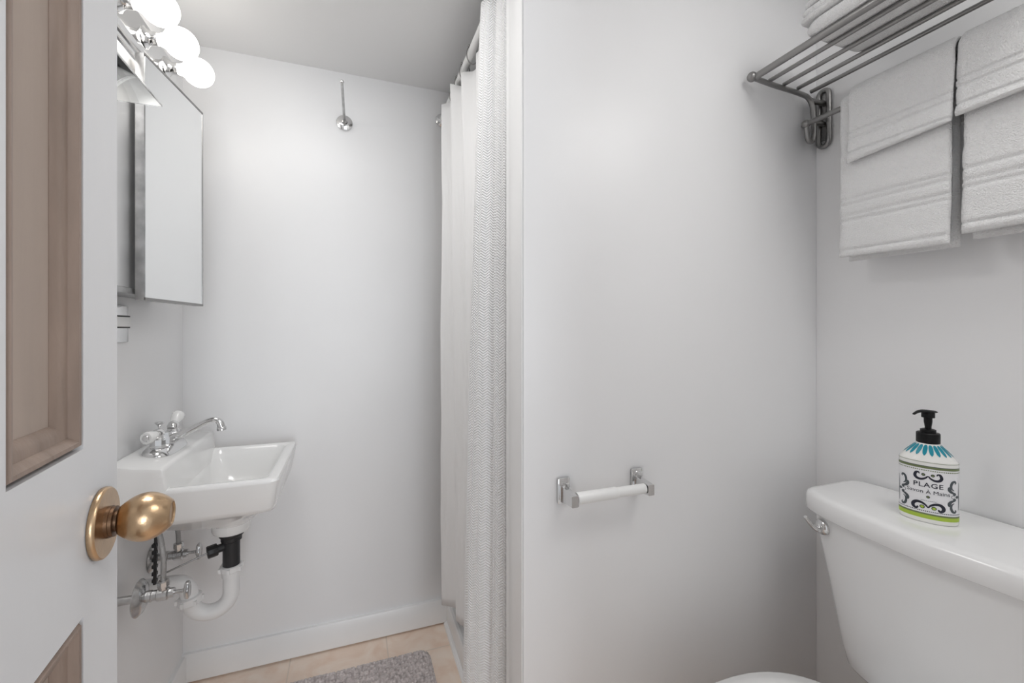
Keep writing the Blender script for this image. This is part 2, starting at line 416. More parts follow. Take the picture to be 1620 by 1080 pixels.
# ------------------------------------------------------------------ sink
SY0, SY1, SXF = 1.22, 1.612, -0.174
sk = thing('sink', (XL, (SY0 + SY1) / 2, 0.58), 'small white wall-hung ceramic sink with raised faucet ledge', 'sink')
def circ(cx, cy, r, z, like=28):
    pts = []
    for k in range(4):
        for i in range(7):
            a = k * PI / 2 + PI / 2 * i / 6; pts.append(Vector((cx + r * math.cos(a), cy + r * math.sin(a), z)))
    return pts
DCX, DCY = -0.319, 1.415
rings = [circ(DCX, DCY, 0.030, 0.583), circ(DCX, DCY, 0.043, 0.585), circ(DCX, DCY, 0.047, 0.592), circ(DCX, DCY, 0.0475, 0.610), circ(DCX, DCY, 0.060, 0.619),
         rrect(-0.45, -0.250, 1.315, 1.515, 0.06, 0.640), rrect(XL + 0.002, -0.210, 1.262, 1.565, 0.045, 0.677),
         rrect(XL + 0.002, -0.190, 1.246, 1.586, 0.022, 0.686), rrect(XL + 0.002, -0.186, 1.238, 1.594, 0.02, 0.698),
         rrect(XL + 0.002, SXF - 0.001, SY0 + 0.001, SY1 - 0.001, 0.018, 0.764), rrect(XL + 0.002, SXF, SY0, SY1, 0.018, 0.769), rrect(XL + 0.003, SXF - 0.003, SY0 + 0.003, SY1 - 0.003, 0.016, 0.7745),
         rrect(XL + 0.006, SXF - 0.008, SY0 + 0.008, SY1 - 0.008, 0.014, 0.776),
         rrect(-0.417, SXF - 0.024, SY0 + 0.018, SY1 - 0.018, 0.028, 0.7755), rrect(-0.413, SXF - 0.029, SY0 + 0.023, SY1 - 0.023, 0.03, 0.772),
         rrect(-0.405, SXF - 0.036, SY0 + 0.032, SY1 - 0.032, 0.035, 0.745),
         rrect(-0.395, SXF - 0.05, SY0 + 0.045, SY1 - 0.045, 0.05, 0.70), rrect(-0.385, -0.245, 1.29, 1.54, 0.055, 0.668),
         circ(DCX, DCY, 0.05, 0.650), circ(DCX, DCY, 0.022, 0.646)]
mb = MB(); mb.loft(rings)
# raised ledge along the wall, its front face sloping down into the bowl
prof = [(XL + 0.002, 0.745), (-0.404, 0.745), (-0.4045, 0.772)]
for i in range(7):
    a = PI / 2 * i / 6; prof.append((-0.421 + 0.011 * math.cos(a), 0.817 + 0.0115 * math.sin(a)))
prof += [(-0.47, 0.834), (XL + 0.012, 0.843), (XL + 0.004, 0.842), (XL + 0.002, 0.838)]
lr = []
for y, ins in ((SY0, 0.010), (SY0 + 0.002, 0.004), (SY0 + 0.009, 0.0), (SY1 - 0.009, 0.0), (SY1 - 0.002, 0.004), (SY1, 0.010)):
    lr.append([Vector((x - (ins * 0.4 if x > -0.47 else 0), y, z - (ins if z > 0.80 else 0))) for x, z in prof])
mb.loft(lr)
mb.build('basin', M['ceramic'], sk, angle=40)
q = MB(); q.lathe([(0.024, 0), (0.024, 0.003), (0.02, 0.005), (0.0, 0.004)], (DCX, DCY, 0.6455), (0, 0, 1), 24); q.build('drain_stopper', M['chrome'], sk)
FX, FY, FZ = -0.462, 1.388, 0.8325
fc = MB()
def fplate(sx, sy, z, tilt=0.13):
    return [Vector((FX + px * sx, FY + py * sy, z - (px * sx) * tilt)) for px, py in FP]
FP = []
for i in range(40):
    a = 2 * PI * i / 40; ca, sa = math.cos(a), math.sin(a)
    FP.append((math.copysign(abs(ca) ** 0.8, ca), math.copysign(abs(sa) ** 0.55, sa)))
fc.loft([fplate(0.033, 0.084, FZ - 0.003), fplate(0.034, 0.085, FZ + 0.003), fplate(0.032, 0.083, FZ + 0.008), fplate(0.025, 0.073, FZ + 0.016), fplate(0.019, 0.066, FZ + 0.018)])
fc.lathe([(0.018, 0.014), (0.018, 0.03), (0.015, 0.036), (0.012, 0.046), (0.0, 0.048)], (FX, FY, FZ), (0, 0, 1), 8)
for dy in (-0.05, 0.05):
    hexprism(fc, (FX, FY + dy, FZ + 0.014), (0, 0, 1), 0.0165, 0.026, n=8)
    fc.lathe([(0.0155, 0.038), (0.012, 0.045), (0.0, 0.047)], (FX, FY + dy, FZ), (0, 0, 1), 20)
fau = fc.build('faucet', M['chrome'], sk, angle=30)
q = MB()
pth = spline([(FX + 0.005, FY, FZ + 0.026), (FX + 0.03, FY, FZ + 0.034), (FX + 0.065, FY + 0.002, FZ + 0.052), (FX + 0.092, FY + 0.004, FZ + 0.066), (FX + 0.110, FY + 0.005, FZ + 0.069), (FX + 0.121, FY + 0.006, FZ + 0.060), (FX + 0.124, FY + 0.006, FZ + 0.046)], 6)
n_ = len(pth)
q.tube(pth, [0.0115 - 0.0045 * min(1, i / (n_ * 0.5)) + (0.0035 * max(0, (i / n_ - 0.6) / 0.4)) for i in range(n_)], 16)
q.lathe([(0.0098, 0), (0.0115, 0.002), (0.0115, 0.010), (0.009, 0.011), (0, 0.011)], (FX + 0.124, FY + 0.006, FZ + 0.050), (0.1, 0, -1), 20)
q.build('spout', M['chrome'], fau, angle=50)
q = MB(); q.tube([(FX - 0.014, FY, FZ + 0.016), (FX - 0.014, FY, FZ + 0.066)], 0.0026, 10)
q.lathe([(0.003, 0.060), (0.0045, 0.064), (0.0095, 0.070), (0.0095, 0.073), (0, 0.0745)], (FX - 0.014, FY, FZ), (0, 0, 1), 18); q.build('lift_rod', M['chrome'], fau)
for dy, ax in ((-0.05, Vector((-0.25, -1, -0.05))), (0.05, Vector((0.1, 0.75, 0.65)))):
    q = MB(); ax.normalize(); o = Vector((FX, FY + dy, FZ + 0.052))
    q.lathe([(0.0, -0.013), (0.0095, -0.012), (0.0125, -0.006), (0.0125, 0.004), (0.0098, 0.010)], o, ax, 22, 0)
    q.lathe([(0.0095, 0.008), (0.0110, 0.014), (0.0145, 0.028), (0.0152, 0.036), (0.0135, 0.041), (0.0, 0.042)], o, ax, 22, 1)
    q.lathe([(0.0075, 0.041), (0.0082, 0.0425), (0.007, 0.0445), (0, 0.0452)], o, ax, 20, 0)
    q.build('handle', [M['chrome'], M['porcelain']], fau, angle=50)

# ------------------------------------------------------------------ drain under the sink
dt = thing('drain_trap', (DCX, DCY, 0.33), 'black tailpiece and white plastic trap under the sink', 'drain pipe')
q = MB(); q.lathe([(0.030, 0), (0.0315, 0.004), (0.030, 0.010), (0.026, 0.014), (0.0255, 0.024), (0.021, 0.027), (0.021, 0.115), (0.0, 0.115)], (DCX, DCY, 0.5828), (0, 0, -1), 28)
tp = q.build('tailpiece', M['abs'], dt, angle=40); tp['label'] = 'black plastic tailpiece'
q = MB(); q.tube([(DCX - 0.015, DCY - 0.006, 0.545), (DCX - 0.047, DCY - 0.02, 0.541)], 0.011, 12); hexprism(q, (DCX - 0.030, DCY - 0.013, 0.543), (-0.92, -0.38, -0.1), 0.0165, 0.024, n=10)
q.build('pivot_nut', M['abs'], dt, angle=30)
q = MB(); q.tube([(DCX - 0.045, DCY - 0.019, 0.541), (DCX - 0.150, DCY - 0.058, 0.515)], 0.0022, 8); q.build('pivot_rod', M['nickel'], dt)
q = MB(); q.tube([(-0.476, 1.36, 0.495), (-0.474, 1.362, 0.62)], 0.004, 8)
for i in range(6): q.box(-0.4815, -0.4715, 1.357, 1.367, 0.500 + i * 0.018, 0.508 + i * 0.018)
q.build('lift_strap', M['abs'], dt)
tb = MB(); JX = -0.452
pth = [(DCX, DCY, 0.490), (DCX, DCY, 0.43)] + [(DCX - 0.047 + 0.047 * math.cos(a), DCY - 0.004 * a, 0.416 - 0.046 * math.sin(a)) for a in [PI * i / 14 for i in range(15)]]
pth += [(DCX - 0.095, DCY - 0.014, 0.428)]
tb.tube(pth, 0.0205, 24)
tb.build('trap_bend', M['pvc'], dt, angle=60)
q = MB(); q.lathe([(0.0245, 0), (0.0275, 0.002), (0.0275, 0.014), (0.0245, 0.017), (0.0235, 0.03), (0.021, 0.031)], (DCX, DCY, 0.490), (0, 0, -1), 24)
for k in range(6):
    a = 2 * PI * k / 6 + 0.5; q.box(-0.003, 0.003, -0.004, 0.004, -0.012, 0, T=lambda c, a=a: Vector((DCX + math.cos(a) * 0.0285 + c.x, DCY + math.sin(a) * 0.0285 + c.y, 0.487 + c.z)))
q.build('slip_nut', M['pvc'], dt, angle=30)
q = MB(); q.lathe([(0.0235, -0.018), (0.0275, -0.015), (0.0275, 0.002), (0.024, 0.004), (0.0, 0.004)], (DCX - 0.0945, DCY - 0.0125, 0.425), (-0.12, 0, 1), 24); 
for k in range(6):
    a = 2 * PI * k / 6 + 0.2; q.box(-0.003, 0.003, -0.004, 0.004, -0.012, 0, T=lambda c, a=a: Vector((DCX - 0.0945 + math.cos(a) * 0.0285 + c.x, DCY - 0.0125 + math.sin(a) * 0.0285 + c.y, 0.423 + c.z)))
q.build('slip_nut', M['pvc'], dt, angle=30)
q = MB(); q.tube(spline([(DCX - 0.0945, DCY - 0.0125, 0.422), (DCX - 0.097, DCY - 0.0125, 0.445), (DCX - 0.110, DCY - 0.012, 0.462), (DCX - 0.130, DCY - 0.011, 0.468), (XL + 0.001, DCY - 0.01, 0.468)], 6), 0.0205, 22); q.build('wall_arm', M['pvc'], dt, angle=60)

# ------------------------------------------------------------------ two stop valves with their supply tubes
def valve(label, y, z, xo, tubepath, esc, knob_r, er):
    v = thing('stop_valve', (XL, y, z), label, 'valve', 'stop valves under the sink')
    q = MB(); q.tube([(XL, y, z), (xo + 0.02, y, z)], 0.0095, 14); q.build('stub_pipe', M['oldchrome'], v)
    q = MB(); q.lathe([(0.0, 0), (er - 0.0005, 0), (er, 0.002), (er * 0.85, 0.009), (er * 0.5, 0.015), (0.0098, 0.017), (0.0, 0.017)], (esc, y, z), (1, 0, 0), 32); q.build('escutcheon', M['oldchrome'], v)
    q = MB(); q.lathe([(0.013, 0), (0.013, 0.014), (0.0115, 0.015), (0.0115, 0.024), (0.0145, 0.026), (0.0145, 0.046), (0.011, 0.048), (0.011, 0.058), (0.0, 0.058)], (xo, y, z), (1, 0, 0), 10)
    q.lathe([(0.009, 0), (0.009, 0.018), (0.0125, 0.019), (0.0125, 0.031), (0.009, 0.033), (0.0, 0.033)], (xo + 0.036, y, z), (0, 0, 1), 8)
    q.build('valve_body', M['oldchrome'], v, angle=30)
    q = MB(); q.tube([(xo + 0.055, y, z), (xo + 0.082, y, z)], 0.0042, 10)
    o = Vector((xo + 0.079, y, z)); rg = []
    for h, k in ((0, 0.80), (0.0015, 0.95), (0.005, 1.0), (0.0085, 0.95), (0.010, 0.8)):
        rg.append([o + Vector((h, knob_r * k * 0.62 * math.cos(a) * (1 + 0.06 * math.cos(6 * a)), knob_r * k * math.sin(a) * (1 + 0.06 * math.cos(6 * a)))) for a in [2 * PI * i / 36 for i in range(36)]])
    q.loft(rg); q.build('valve_knob', M['oldchrome'], v, angle=40)
    q = MB(); q.tube(spline(tubepath, 6), 0.0058, 12); q.build('supply_tube', M['braid'], v)
valve('dull chrome stop valve with a large round flange, the nearer one under the sink', 1.25, 0.522, -0.457, [(-0.421, 1.25, 0.552), (-0.421, 1.252, 0.60), (-0.428, 1.262, 0.635), (-0.436, 1.270, 0.660)], -0.469, 0.021, 0.041)
valve('dull chrome stop valve nearer the back wall, behind the thin pivot rod', 1.462, 0.519, -0.493, [(-0.457, 1.462, 0.549), (-0.458, 1.461, 0.58), (-0.460, 1.458, 0.610), (-0.462, 1.455, 0.634)], XL, 0.023, 0.038)

# ------------------------------------------------------------------ shower pan, rod, rings, liner, curtain
PX = 0.345
sp = MB()
prof = [(PX, 0.0), (PX, 0.078), (PX + 0.004, 0.085), (PX + 0.012, 0.087), (PX + 0.020, 0.083), (PX + 0.026, 0.083), (PX + 0.032, 0.098), (PX + 0.042, 0.104), (PX + 0.058, 0.104), (PX + 0.070, 0.096), (PX + 0.085, 0.04), (XR - 0.002, 0.03), (XR - 0.002, 0.0)]
sp.loft([[Vector((x, y, z)) for x, z in prof] for y in (YP + 0.11, YB - 0.001)])
tag(sp.build('shower_pan', M['pan'], angle=30), 'white shower pan with a low raised curb under the curtain', 'shower pan')
q = MB(); q.loft([[Vector((PX - a, y, z)) for a, z in ((0, 0), (0.012, 0), (0.011, 0.006), (0.006, 0.011), (0, 0.012))] for y in (YP + 0.11, YB - 0.014)]); struct(q.build('trim_3', M['trim']))

RX, RZ = 0.33, 1.965
sr = thing('shower_rod', (RX, 1.3, RZ), 'slim pale metal shower rod running to the back wall', 'rod')
q = MB(); q.tube([(RX, YP + 0.082 + 0.03, RZ), (RX, YB, RZ)], 0.0115, 20); q.build('rod_tube', M['white_plastic'], sr)
q = MB(); q.lathe([(0.026, 0), (0.026, 0.004), (0.018, 0.012), (0.0135, 0.02), (0.0118, 0.02)], (RX, YB, RZ), (0, -1, 0), 24); q.build('end_flange', M['chrome'], sr)
ring_words = ['wire curtain ring nearest the back wall on the shower rod', 'second wire curtain ring from the back wall on the shower rod', 'third wire curtain ring from the back wall on the shower rod',
              'fourth wire curtain ring from the back wall on the shower rod', 'wire curtain ring on the rod above the nearer bright curtain fold']
RY = [1.475, 1.40, 1.325, 1.235, 1.06]
for y, w in zip(RY, ring_words):
    q = MB(); pts = []
    for i in range(25):
        a = -PI * 0.5 + 2 * PI * i / 24
        pts.append((RX + 0.0165 * math.cos(a), y, RZ - 0.013 + (0.030 if math.sin(a) > 0 else 0.026) * math.sin(a) ))
    q.tube(pts, 0.0017, 8)
    q.ball((RX - 0.010, y - 0.001, RZ + 0.0125), 0.0042, 0, 10); q.ball((RX + 0.004, y - 0.001, RZ + 0.0175), 0.0042, 0, 10)
    tag(q.build('curtain_ring', M['nickel']), w, 'curtain ring', 'rings on the shower rod')

def drape(name, keys_top, keys_bot, z0, z1, material, label, cat, topdip, amp, seed, N=10, NZ=60, uvs=True, thick=0.0025):
    pt = spline([(x, y, 0) for x, y in keys_top], N); pb = spline([(x, y, 0) for x, y in keys_bot], N)
    ns = len(pt); vs = []; uv = []; acc = [0]
    for i in range(1, ns): acc.append(acc[-1] + (pt[i] - pt[i - 1]).length)
    for k in range(NZ + 1):
        t = k / NZ                              # 0 top, 1 bottom
        for i in range(ns):
            w = t ** 0.8
            p = pt[i].lerp(pb[i], w)
            zt = z1 - topdip(pt[i].y); z = zt + (z0 - zt) * t
            n = noise.noise(Vector((i * 0.16 + seed, z * 2.3, seed))) * amp * min(1, t * 5) + noise.noise(Vector((i * 0.5 + seed, z * 9 + i * 0.25, seed + 3))) * amp * 0.35 * min(1, t * 5)
            vs.append(Vector((p.x + n, p.y + n * 0.4, z))); uv.append((acc[i], z))
    mb = MB(); fs = []
    for k in range(NZ):
        for i in range(ns - 1): fs.append([k * ns + i, k * ns + i + 1, (k + 1) * ns + i + 1, (k + 1) * ns + i])
    mb.add(vs, fs); mb.uv = uv
    o = mb.build(name, material, angle=180, solid=thick, recalc=False)
    return tag(o, label, cat)
def dipA(y):
    d = min(abs(y - r) for r in RY); return 0.004 + 0.022 * min(1, d / 0.035)
drape('shower_liner', [(0.292, 1.505), (0.322, 1.49), (0.345, 1.455), (0.322, 1.42), (0.300, 1.395), (0.335, 1.37), (0.350, 1.34), (0.322, 1.31), (0.312, 1.29), (0.345, 1.27), (0.36, 1.23), (0.33, 1.19), (0.35, 1.14)],
      [(0.288, 1.50), (0.312, 1.485), (0.338, 1.455), (0.330, 1.42), (0.322, 1.395), (0.338, 1.37), (0.346, 1.34), (0.342, 1.31), (0.338, 1.29), (0.345, 1.27), (0.352, 1.23), (0.342, 1.19), (0.35, 1.14)],
      0.19, 1.955, M['liner'], 'plain crinkled white shower liner drawn up toward the back wall', 'shower curtain', dipA, 0.006, 2.0)
drape('shower_curtain', [(0.338, 1.12), (0.335, 1.08), (0.312, 1.055), (0.299, 1.03), (0.309, 1.005), (0.327, 0.995), (0.329, 0.985), (0.321, 0.975), (0.322, 0.96), (0.328, 0.945), (0.336, 0.94), (0.345, 0.955)],
      [(0.330, 1.15), (0.300, 1.12), (0.268, 1.085), (0.258, 1.05), (0.276, 1.01), (0.305, 0.99), (0.315, 0.985), (0.307, 0.975), (0.310, 0.96), (0.321, 0.945), (0.332, 0.94), (0.345, 0.955)],
      0.17, 1.958, M['curtain'], 'bright white herringbone shower curtain bunched beside the partition end', 'shower curtain', lambda y: 0.004 + 0.014 * min(1, abs(y - 1.03) / 0.08), 0.0035, 5.0, N=12)

# ------------------------------------------------------------------ chenille bath mat
mx0, mx1, my0, my1 = -0.32, 0.257, 1.02, 1.562
mb = MB(); NX, NY = 290, 270; top = []; r = 0.04
cells = [(random.random(), random.random()) for _ in range(4096)]
def bump(x, y, g=0.0105):
    i = math.floor(x / g); j = math.floor(y / g); best = 9
    for a in (-1, 0, 1):
        for c in (-1, 0, 1):
            q = cells[((i + a) * 61 + (j + c) * 37) % 4096]
            dx = (i + a + 0.5 + 0.55 * (q[0] - 0.5)) * g - x; dy = (j + c + 0.5 + 0.55 * (q[1] - 0.5)) * g - y
            best = min(best, math.hypot(dx, dy))
    return max(0.0, 1 - (best / (g * 0.62)) ** 2) ** 0.5
vs = []; keep = {}
for j in range(NY + 1):
    for i in range(NX + 1):
        x = mx0 + (mx1 - mx0) * i / NX; y = my0 + (my1 - my0) * j / NY
        # round the corners by pulling the grid in
        cx = min(max(x, mx0 + r), mx1 - r); cy = min(max(y, my0 + r), my1 - r)
        dx, dy = x - cx, y - cy
        if dx and dy:
            mxd = max(abs(dx), abs(dy)); d = math.hypot(dx, dy); x = cx + dx * mxd / d; y = cy + dy * mxd / d
        edge = min(i, NX - i, j, NY - j)
        h = 0.004 + 0.0105 * bump(x, y) + 0.003 * noise.noise(Vector((x * 12, y * 12, 0)))
        if edge == 0: h = 0.001
        elif edge < 4: h *= 0.6
        vs.append(Vector((x, y, h + 0.0005)))
fs = [[j * (NX + 1) + i, j * (NX + 1) + i + 1, (j + 1) * (NX + 1) + i + 1, (j + 1) * (NX + 1) + i] for j in range(NY) for i in range(NX)]
mb.add(vs, fs)
mb.add([(mx0 + 0.01, my0 + 0.01, 0.0005), (mx1 - 0.01, my0 + 0.01, 0.0005), (mx1 - 0.01, my1 - 0.01, 0.0005), (mx0 + 0.01, my1 - 0.01, 0.0005)], [[3, 2, 1, 0]])
tag(mb.build('bath_mat', M['mat'], angle=180, recalc=False), 'grey-mauve chenille bath mat on the peach floor', 'bath mat')

# ------------------------------------------------------------------ toilet paper holder
ZT, YT = 0.816, 0.757
th = thing('toilet_paper_holder', (0.494, YP, ZT), 'chrome toilet paper holder with an empty white roller', 'paper holder')
for x, sgn in ((0.405, 1), (0.583, -1)):
    q = MB(); q.box(x - 0.0135, x + 0.0135, YP - 0.007, YP, ZT - 0.022, ZT + 0.030, bev=0.002)
    q.lathe([(0.0042, 0), (0.0042, 0.0015), (0.0, 0.0022)], (x - 0.001, YP - 0.007, ZT + 0.020), (0, -1, 0), 14)
    pr = [(YP - 0.006, 0.017), (YP - 0.020, 0.013), (YT - 0.002, 0.011), (YT - 0.011, 0.0095), (YT - 0.0115, -0.0125), (YT - 0.002, -0.0135), (YP - 0.02, -0.017), (YP - 0.006, -0.020)]
    x0 = x - 0.002 - 0.004; rg = [[Vector((xx, y, ZT + z * k)) for y, z in pr] for xx, k in ((x - 0.0075, 0.9), (x - 0.0055, 1), (x + 0.0055, 1), (x + 0.0075, 0.9))]
    q.loft(rg); q.build('bracket', M['chrome'], th, angle=25)
q = MB(); q.lathe([(0.004, -0.008), (0.004, 0.0), (0.0112, 0.0), (0.0117, 0.002), (0.0117, 0.090), (0.0102, 0.092), (0.0102, 0.160), (0.004, 0.161), (0.004, 0.168)], (0.414, YT, ZT), (1, 0, 0), 28)
q.build('roller', M['white_plastic'], th, angle=30)

# ------------------------------------------------------------------ toilet
TY, TW = 0.4605, 0.225
to = thing('toilet', (0.95, TY, 0.0), 'white two-piece toilet against the right wall', 'toilet')
def tring(xf, xb, hw, bulge, z, n=96, e=9.0):
    pts = []; cx = (xf + xb) / 2; hd = (xb - xf) / 2
    for i in range(n):
        a = 2 * PI * i / n; ca, sa = math.cos(a), math.sin(a)
        x = math.copysign(abs(ca) ** (2 / e), ca); y = math.copysign(abs(sa) ** (2 / e), sa)
        X = cx + x * hd; Y = y * hw
        if x < 0: X -= bulge * (1 - y * y) * min(1, -x * 1.0)
        pts.append(Vector((X, TY + Y, z)))
    return pts
q = MB(); q.loft([tring(1.012, 1.130, 0.163, 0.020, 0.421), tring(1.003, 1.138, 0.172, 0.024, 0.424), tring(0.999, 1.140, 0.177, 0.026, 0.432), tring(0.994, 1.142, 0.185, 0.028, 0.47), tring(0.984, 1.143, 0.207, 0.03, 0.60), tring(0.976, 1.144, 0.2255, 0.032, 0.70), tring(0.9725, 1.145, 0.2335, 0.033, 0.752)])
tank = q.build('tank', M['toilet'], to, angle=60)
q = MB(); q.loft([tring(0.967, 1.147, 0.2375, 0.036, 0.7455), tring(0.961, 1.149, 0.2425, 0.039, 0.7462), tring(0.9595, 1.150, 0.244, 0.040, 0.749), tring(0.9592, 1.150, 0.244, 0.040, 0.765), tring(0.9600, 1.150, 0.2435, 0.040, 0.779), tring(0.9625, 1.149, 0.2415, 0.039, 0.7845), tring(0.967, 1.146, 0.237, 0.038, 0.7868), tring(0.976, 1.140, 0.228, 0.035, 0.7876), tring(1.01, 1.12, 0.18, 0.02, 0.7878)])
q.build('tank_lid', M['toilet'], to, angle=60)
lv = MB(); LO = at(1303, 833, X=0.968)
lv.lathe([(0.0, -0.006), (0.0165, -0.006), (0.0165, 0.004), (0.0145, 0.008), (0.009, 0.011), (0.0, 0.012)], LO, (-1, 0.12, 0), 26)
lp = [LO + Vector((-0.006, 0.004, 0.002)), LO + Vector((-0.013, 0.0, -0.004)), LO + Vector((-0.024, 0.003, 0.001)), LO + Vector((-0.036, 0.006, 0.013)), LO + Vector((-0.046, 0.008, 0.026))]
lv.tube(spline(lp, 6), [0.007 - 0.0035 * i / 24 for i in range(25)], 14)
lv.build('flush_lever', M['chrome'], to, angle=50)
def bring(cx, a_f, a_b, b, z, n=56, taper=0.0):
    pts = []
    for i in range(n):
        t = 2 * PI * i / n; ca, sa = math.cos(t), math.sin(t)
        rx = a_b if ca > 0 else a_f
        e = 0.72 if ca > 0 else 1.0
        pts.append(Vector((cx + rx * math.copysign(abs(ca) ** e, ca), TY + b * (1 - (taper * ca if ca > 0 else 0)) * math.copysign(abs(sa) ** (0.85 if ca > 0 else 1.0), sa), z)))
    return pts
q = MB(); q.loft([bring(0.78, 0.20, 0.26, 0.115, 0.0), bring(0.78, 0.195, 0.255, 0.11, 0.03), bring(0.76, 0.17, 0.27, 0.10, 0.14), bring(0.72, 0.22, 0.33, 0.135, 0.26), bring(0.68, 0.25, 0.40, 0.17, 0.36, taper=0.25), bring(0.66, 0.255, 0.455, 0.178, 0.405, taper=0.32), bring(0.66, 0.255, 0.46, 0.178, 0.420, taper=0.32), bring(0.66, 0.20, 0.42, 0.13, 0.4215, taper=0.2)])
q.build('bowl', M['toilet'], to, angle=60)
q = MB(); q.loft([bring(0.66, 0.255, 0.205, 0.19, 0.4215), bring(0.66, 0.258, 0.208, 0.194, 0.430), bring(0.66, 0.252, 0.203, 0.189, 0.441), bring(0.66, 0.20, 0.17, 0.15, 0.4415)]); q.build('seat_ring', M['seat'], to, angle=50)
q = MB(); q.loft([bring(0.66, 0.262, 0.222, 0.197, 0.4415), bring(0.66, 0.267, 0.230, 0.199, 0.446), bring(0.66, 0.267, 0.230, 0.199, 0.456), bring(0.66, 0.260, 0.225, 0.194, 0.463), bring(0.66, 0.21, 0.18, 0.155, 0.4670), bring(0.66, 0.10, 0.09, 0.07, 0.4690)])
q.build('seat_lid', M['seat'], to, angle=60)
for dy in (-0.075, 0.075):
    q = MB(); q.box(0.868, 0.905, TY + dy - 0.02, TY + dy + 0.02, 0.4205, 0.452, bev=0.006); q.build('seat_hinge', M['seat'], to)

# ------------------------------------------------------------------ soap dispenser
BO = Vector((1.030, 0.502, 0.7879))
sd = thing('soap_dispenser', BO, 'decorated hand soap bottle with black pump on the toilet tank lid', 'soap dispenser')
BA = math.atan2(0.90, -0.437)                 # long axis direction
ax = Vector((math.cos(BA), math.sin(BA), 0)); bx = Vector((-ax.y, ax.x, 0))   # bx faces the room
if bx.x > 0: bx = -bx
A_, B_ = 0.0415, 0.027
def bpt(th, a, b, z): return BO + ax * (a * math.sin(th)) + bx * (b * math.cos(th)) + Vector((0, 0, z))
# arc length table around the front
tab = [(0.0, 0.0)]; NT = 400
for i in range(1, NT + 1):
    t0, t1 = PI * (i - 1) / NT, PI * i / NT
    tab.append((tab[-1][0] + math.hypot(A_ * (math.sin(t1) - math.sin(t0)), B_ * (math.cos(t1) - math.cos(t0))), t1))
def th_of(s):
    a = abs(s)
    lo, hi = 0, NT
    while hi - lo > 1:
        mdl = (lo + hi) // 2
        if tab[mdl][0] <= a: lo = mdl
        else: hi = mdl
    f = (a - tab[lo][0]) / (tab[hi][0] - tab[lo][0]); t = tab[lo][1] + (tab[hi][1] - tab[lo][1]) * f
    return math.copysign(t, s)
LEFT = -1.0 if (ax.x * math.cos(YAW) - ax.y * math.sin(YAW)) < 0 else 1.0      # so that +s runs to the reader's right
DS = 1.0
def onb(s, z, off=0.0003): return bpt(LEFT * th_of(s * DS), A_ + off, B_ + off, z)
q = MB()
sect = [(0.90, 0.0), (0.97, 0.0008), (1.0, 0.004), (1.0, 0.060), (1.0, 0.1125), (0.985, 0.1155), (0.95, 0.1172)]
rings = [[bpt(2 * PI * i / 64, A_ * k, B_ * k, z) for i in range(64)] for k, z in sect]
SH = [(0.95 * A_, 0.95 * B_, 0.1172), (0.034, 0.0235, 0.1255), (0.0265, 0.0205, 0.134), (0.0205, 0.0185, 0.1405), (0.0172, 0.0172, 0.1445)]
rings += [[bpt(2 * PI * i / 64, a, b, z) for i in range(64)] for a, b, z in SH[1:]]
rings += [[bpt(2 * PI * i / 64, 0.016, 0.016, 0.1475) for i in range(64)]]
q.loft(rings, 0)
BM = [M['bottle'], M['label'], M['ink'], M['inkgrey'], M['olive'], M['lime'], M['teal']]
SMAX = tab[-1][0]
def band(z0, z1, mi, off=0.00025, n=96, s0=None, s1=None):
    s0 = -SMAX if s0 is None else s0; s1 = SMAX if s1 is None else s1
    a = [onb(s0 + (s1 - s0) * i / n, z0, off) for i in range(n + 1)]; b = [onb(s0 + (s1 - s0) * i / n, z1, off) for i in range(n + 1)]
    q.add(a + b, [[i, i + 1, n + 2 + i, n + 1 + i] for i in range(n)], mi)
band(0.0085, 0.0155, 5); band(0.0155, 0.0185, 4); band(0.0185, 0.1015, 1, 0.00015); band(0.1015, 0.1055, 4); band(0.1055, 0.1065, 3)
band(0.1128, 0.1135, 4)
def dots(z, pitch, w, h, mi):
    n = int(2 * SMAX / pitch)
    for i in range(n):
        s = -SMAX + (i + 0.5) * pitch; q.add([onb(s - w, z - h), onb(s + w, z - h), onb(s + w, z + h), onb(s - w, z + h)], [[0, 1, 2, 3]], mi)
dots(0.0222, 0.0026, 0.0008, 0.0008, 2); dots(0.0982, 0.0030, 0.0010, 0.0008, 4)
DS = 1.10
def ribbon(pts, w0, wm, w1, mi, off=0.0004, mirror=False):
    P = spline([(a, b, 0) for a, b in pts], 8); n = len(P)
    for sg in ((1, -1) if mirror else (1,)):
        L_, R_ = [], []
        for i, p in enumerate(P):
            t = (P[min(i + 1, n - 1)] - P[max(i - 1, 0)]).normalized(); k = i / (n - 1)
            w = (w0 + (wm - w0) * math.sin(PI * min(1, k * 1.0))) if k < 0.5 else (w1 + (wm - w1) * math.sin(PI * k))
            nx, ny = -t.y * w, t.x * w
            L_.append(onb(sg * (p.x + nx), p.y + ny, off)); R_.append(onb(sg * (p.x - nx), p.y - ny, off))
        q.add(L_ + R_, [[i, i + 1, n + i + 1, n + i] for i in range(n - 1)], mi)
def disc(s, z, r, mi, off=0.0005):
    q.add([onb(s + r * math.cos(2 * PI * i / 20), z + r * math.sin(2 * PI * i / 20), off) for i in range(20)], [list(range(20))], mi)
mm = 0.001
def P_(l): return [(a * mm, b * mm) for a, b in l]
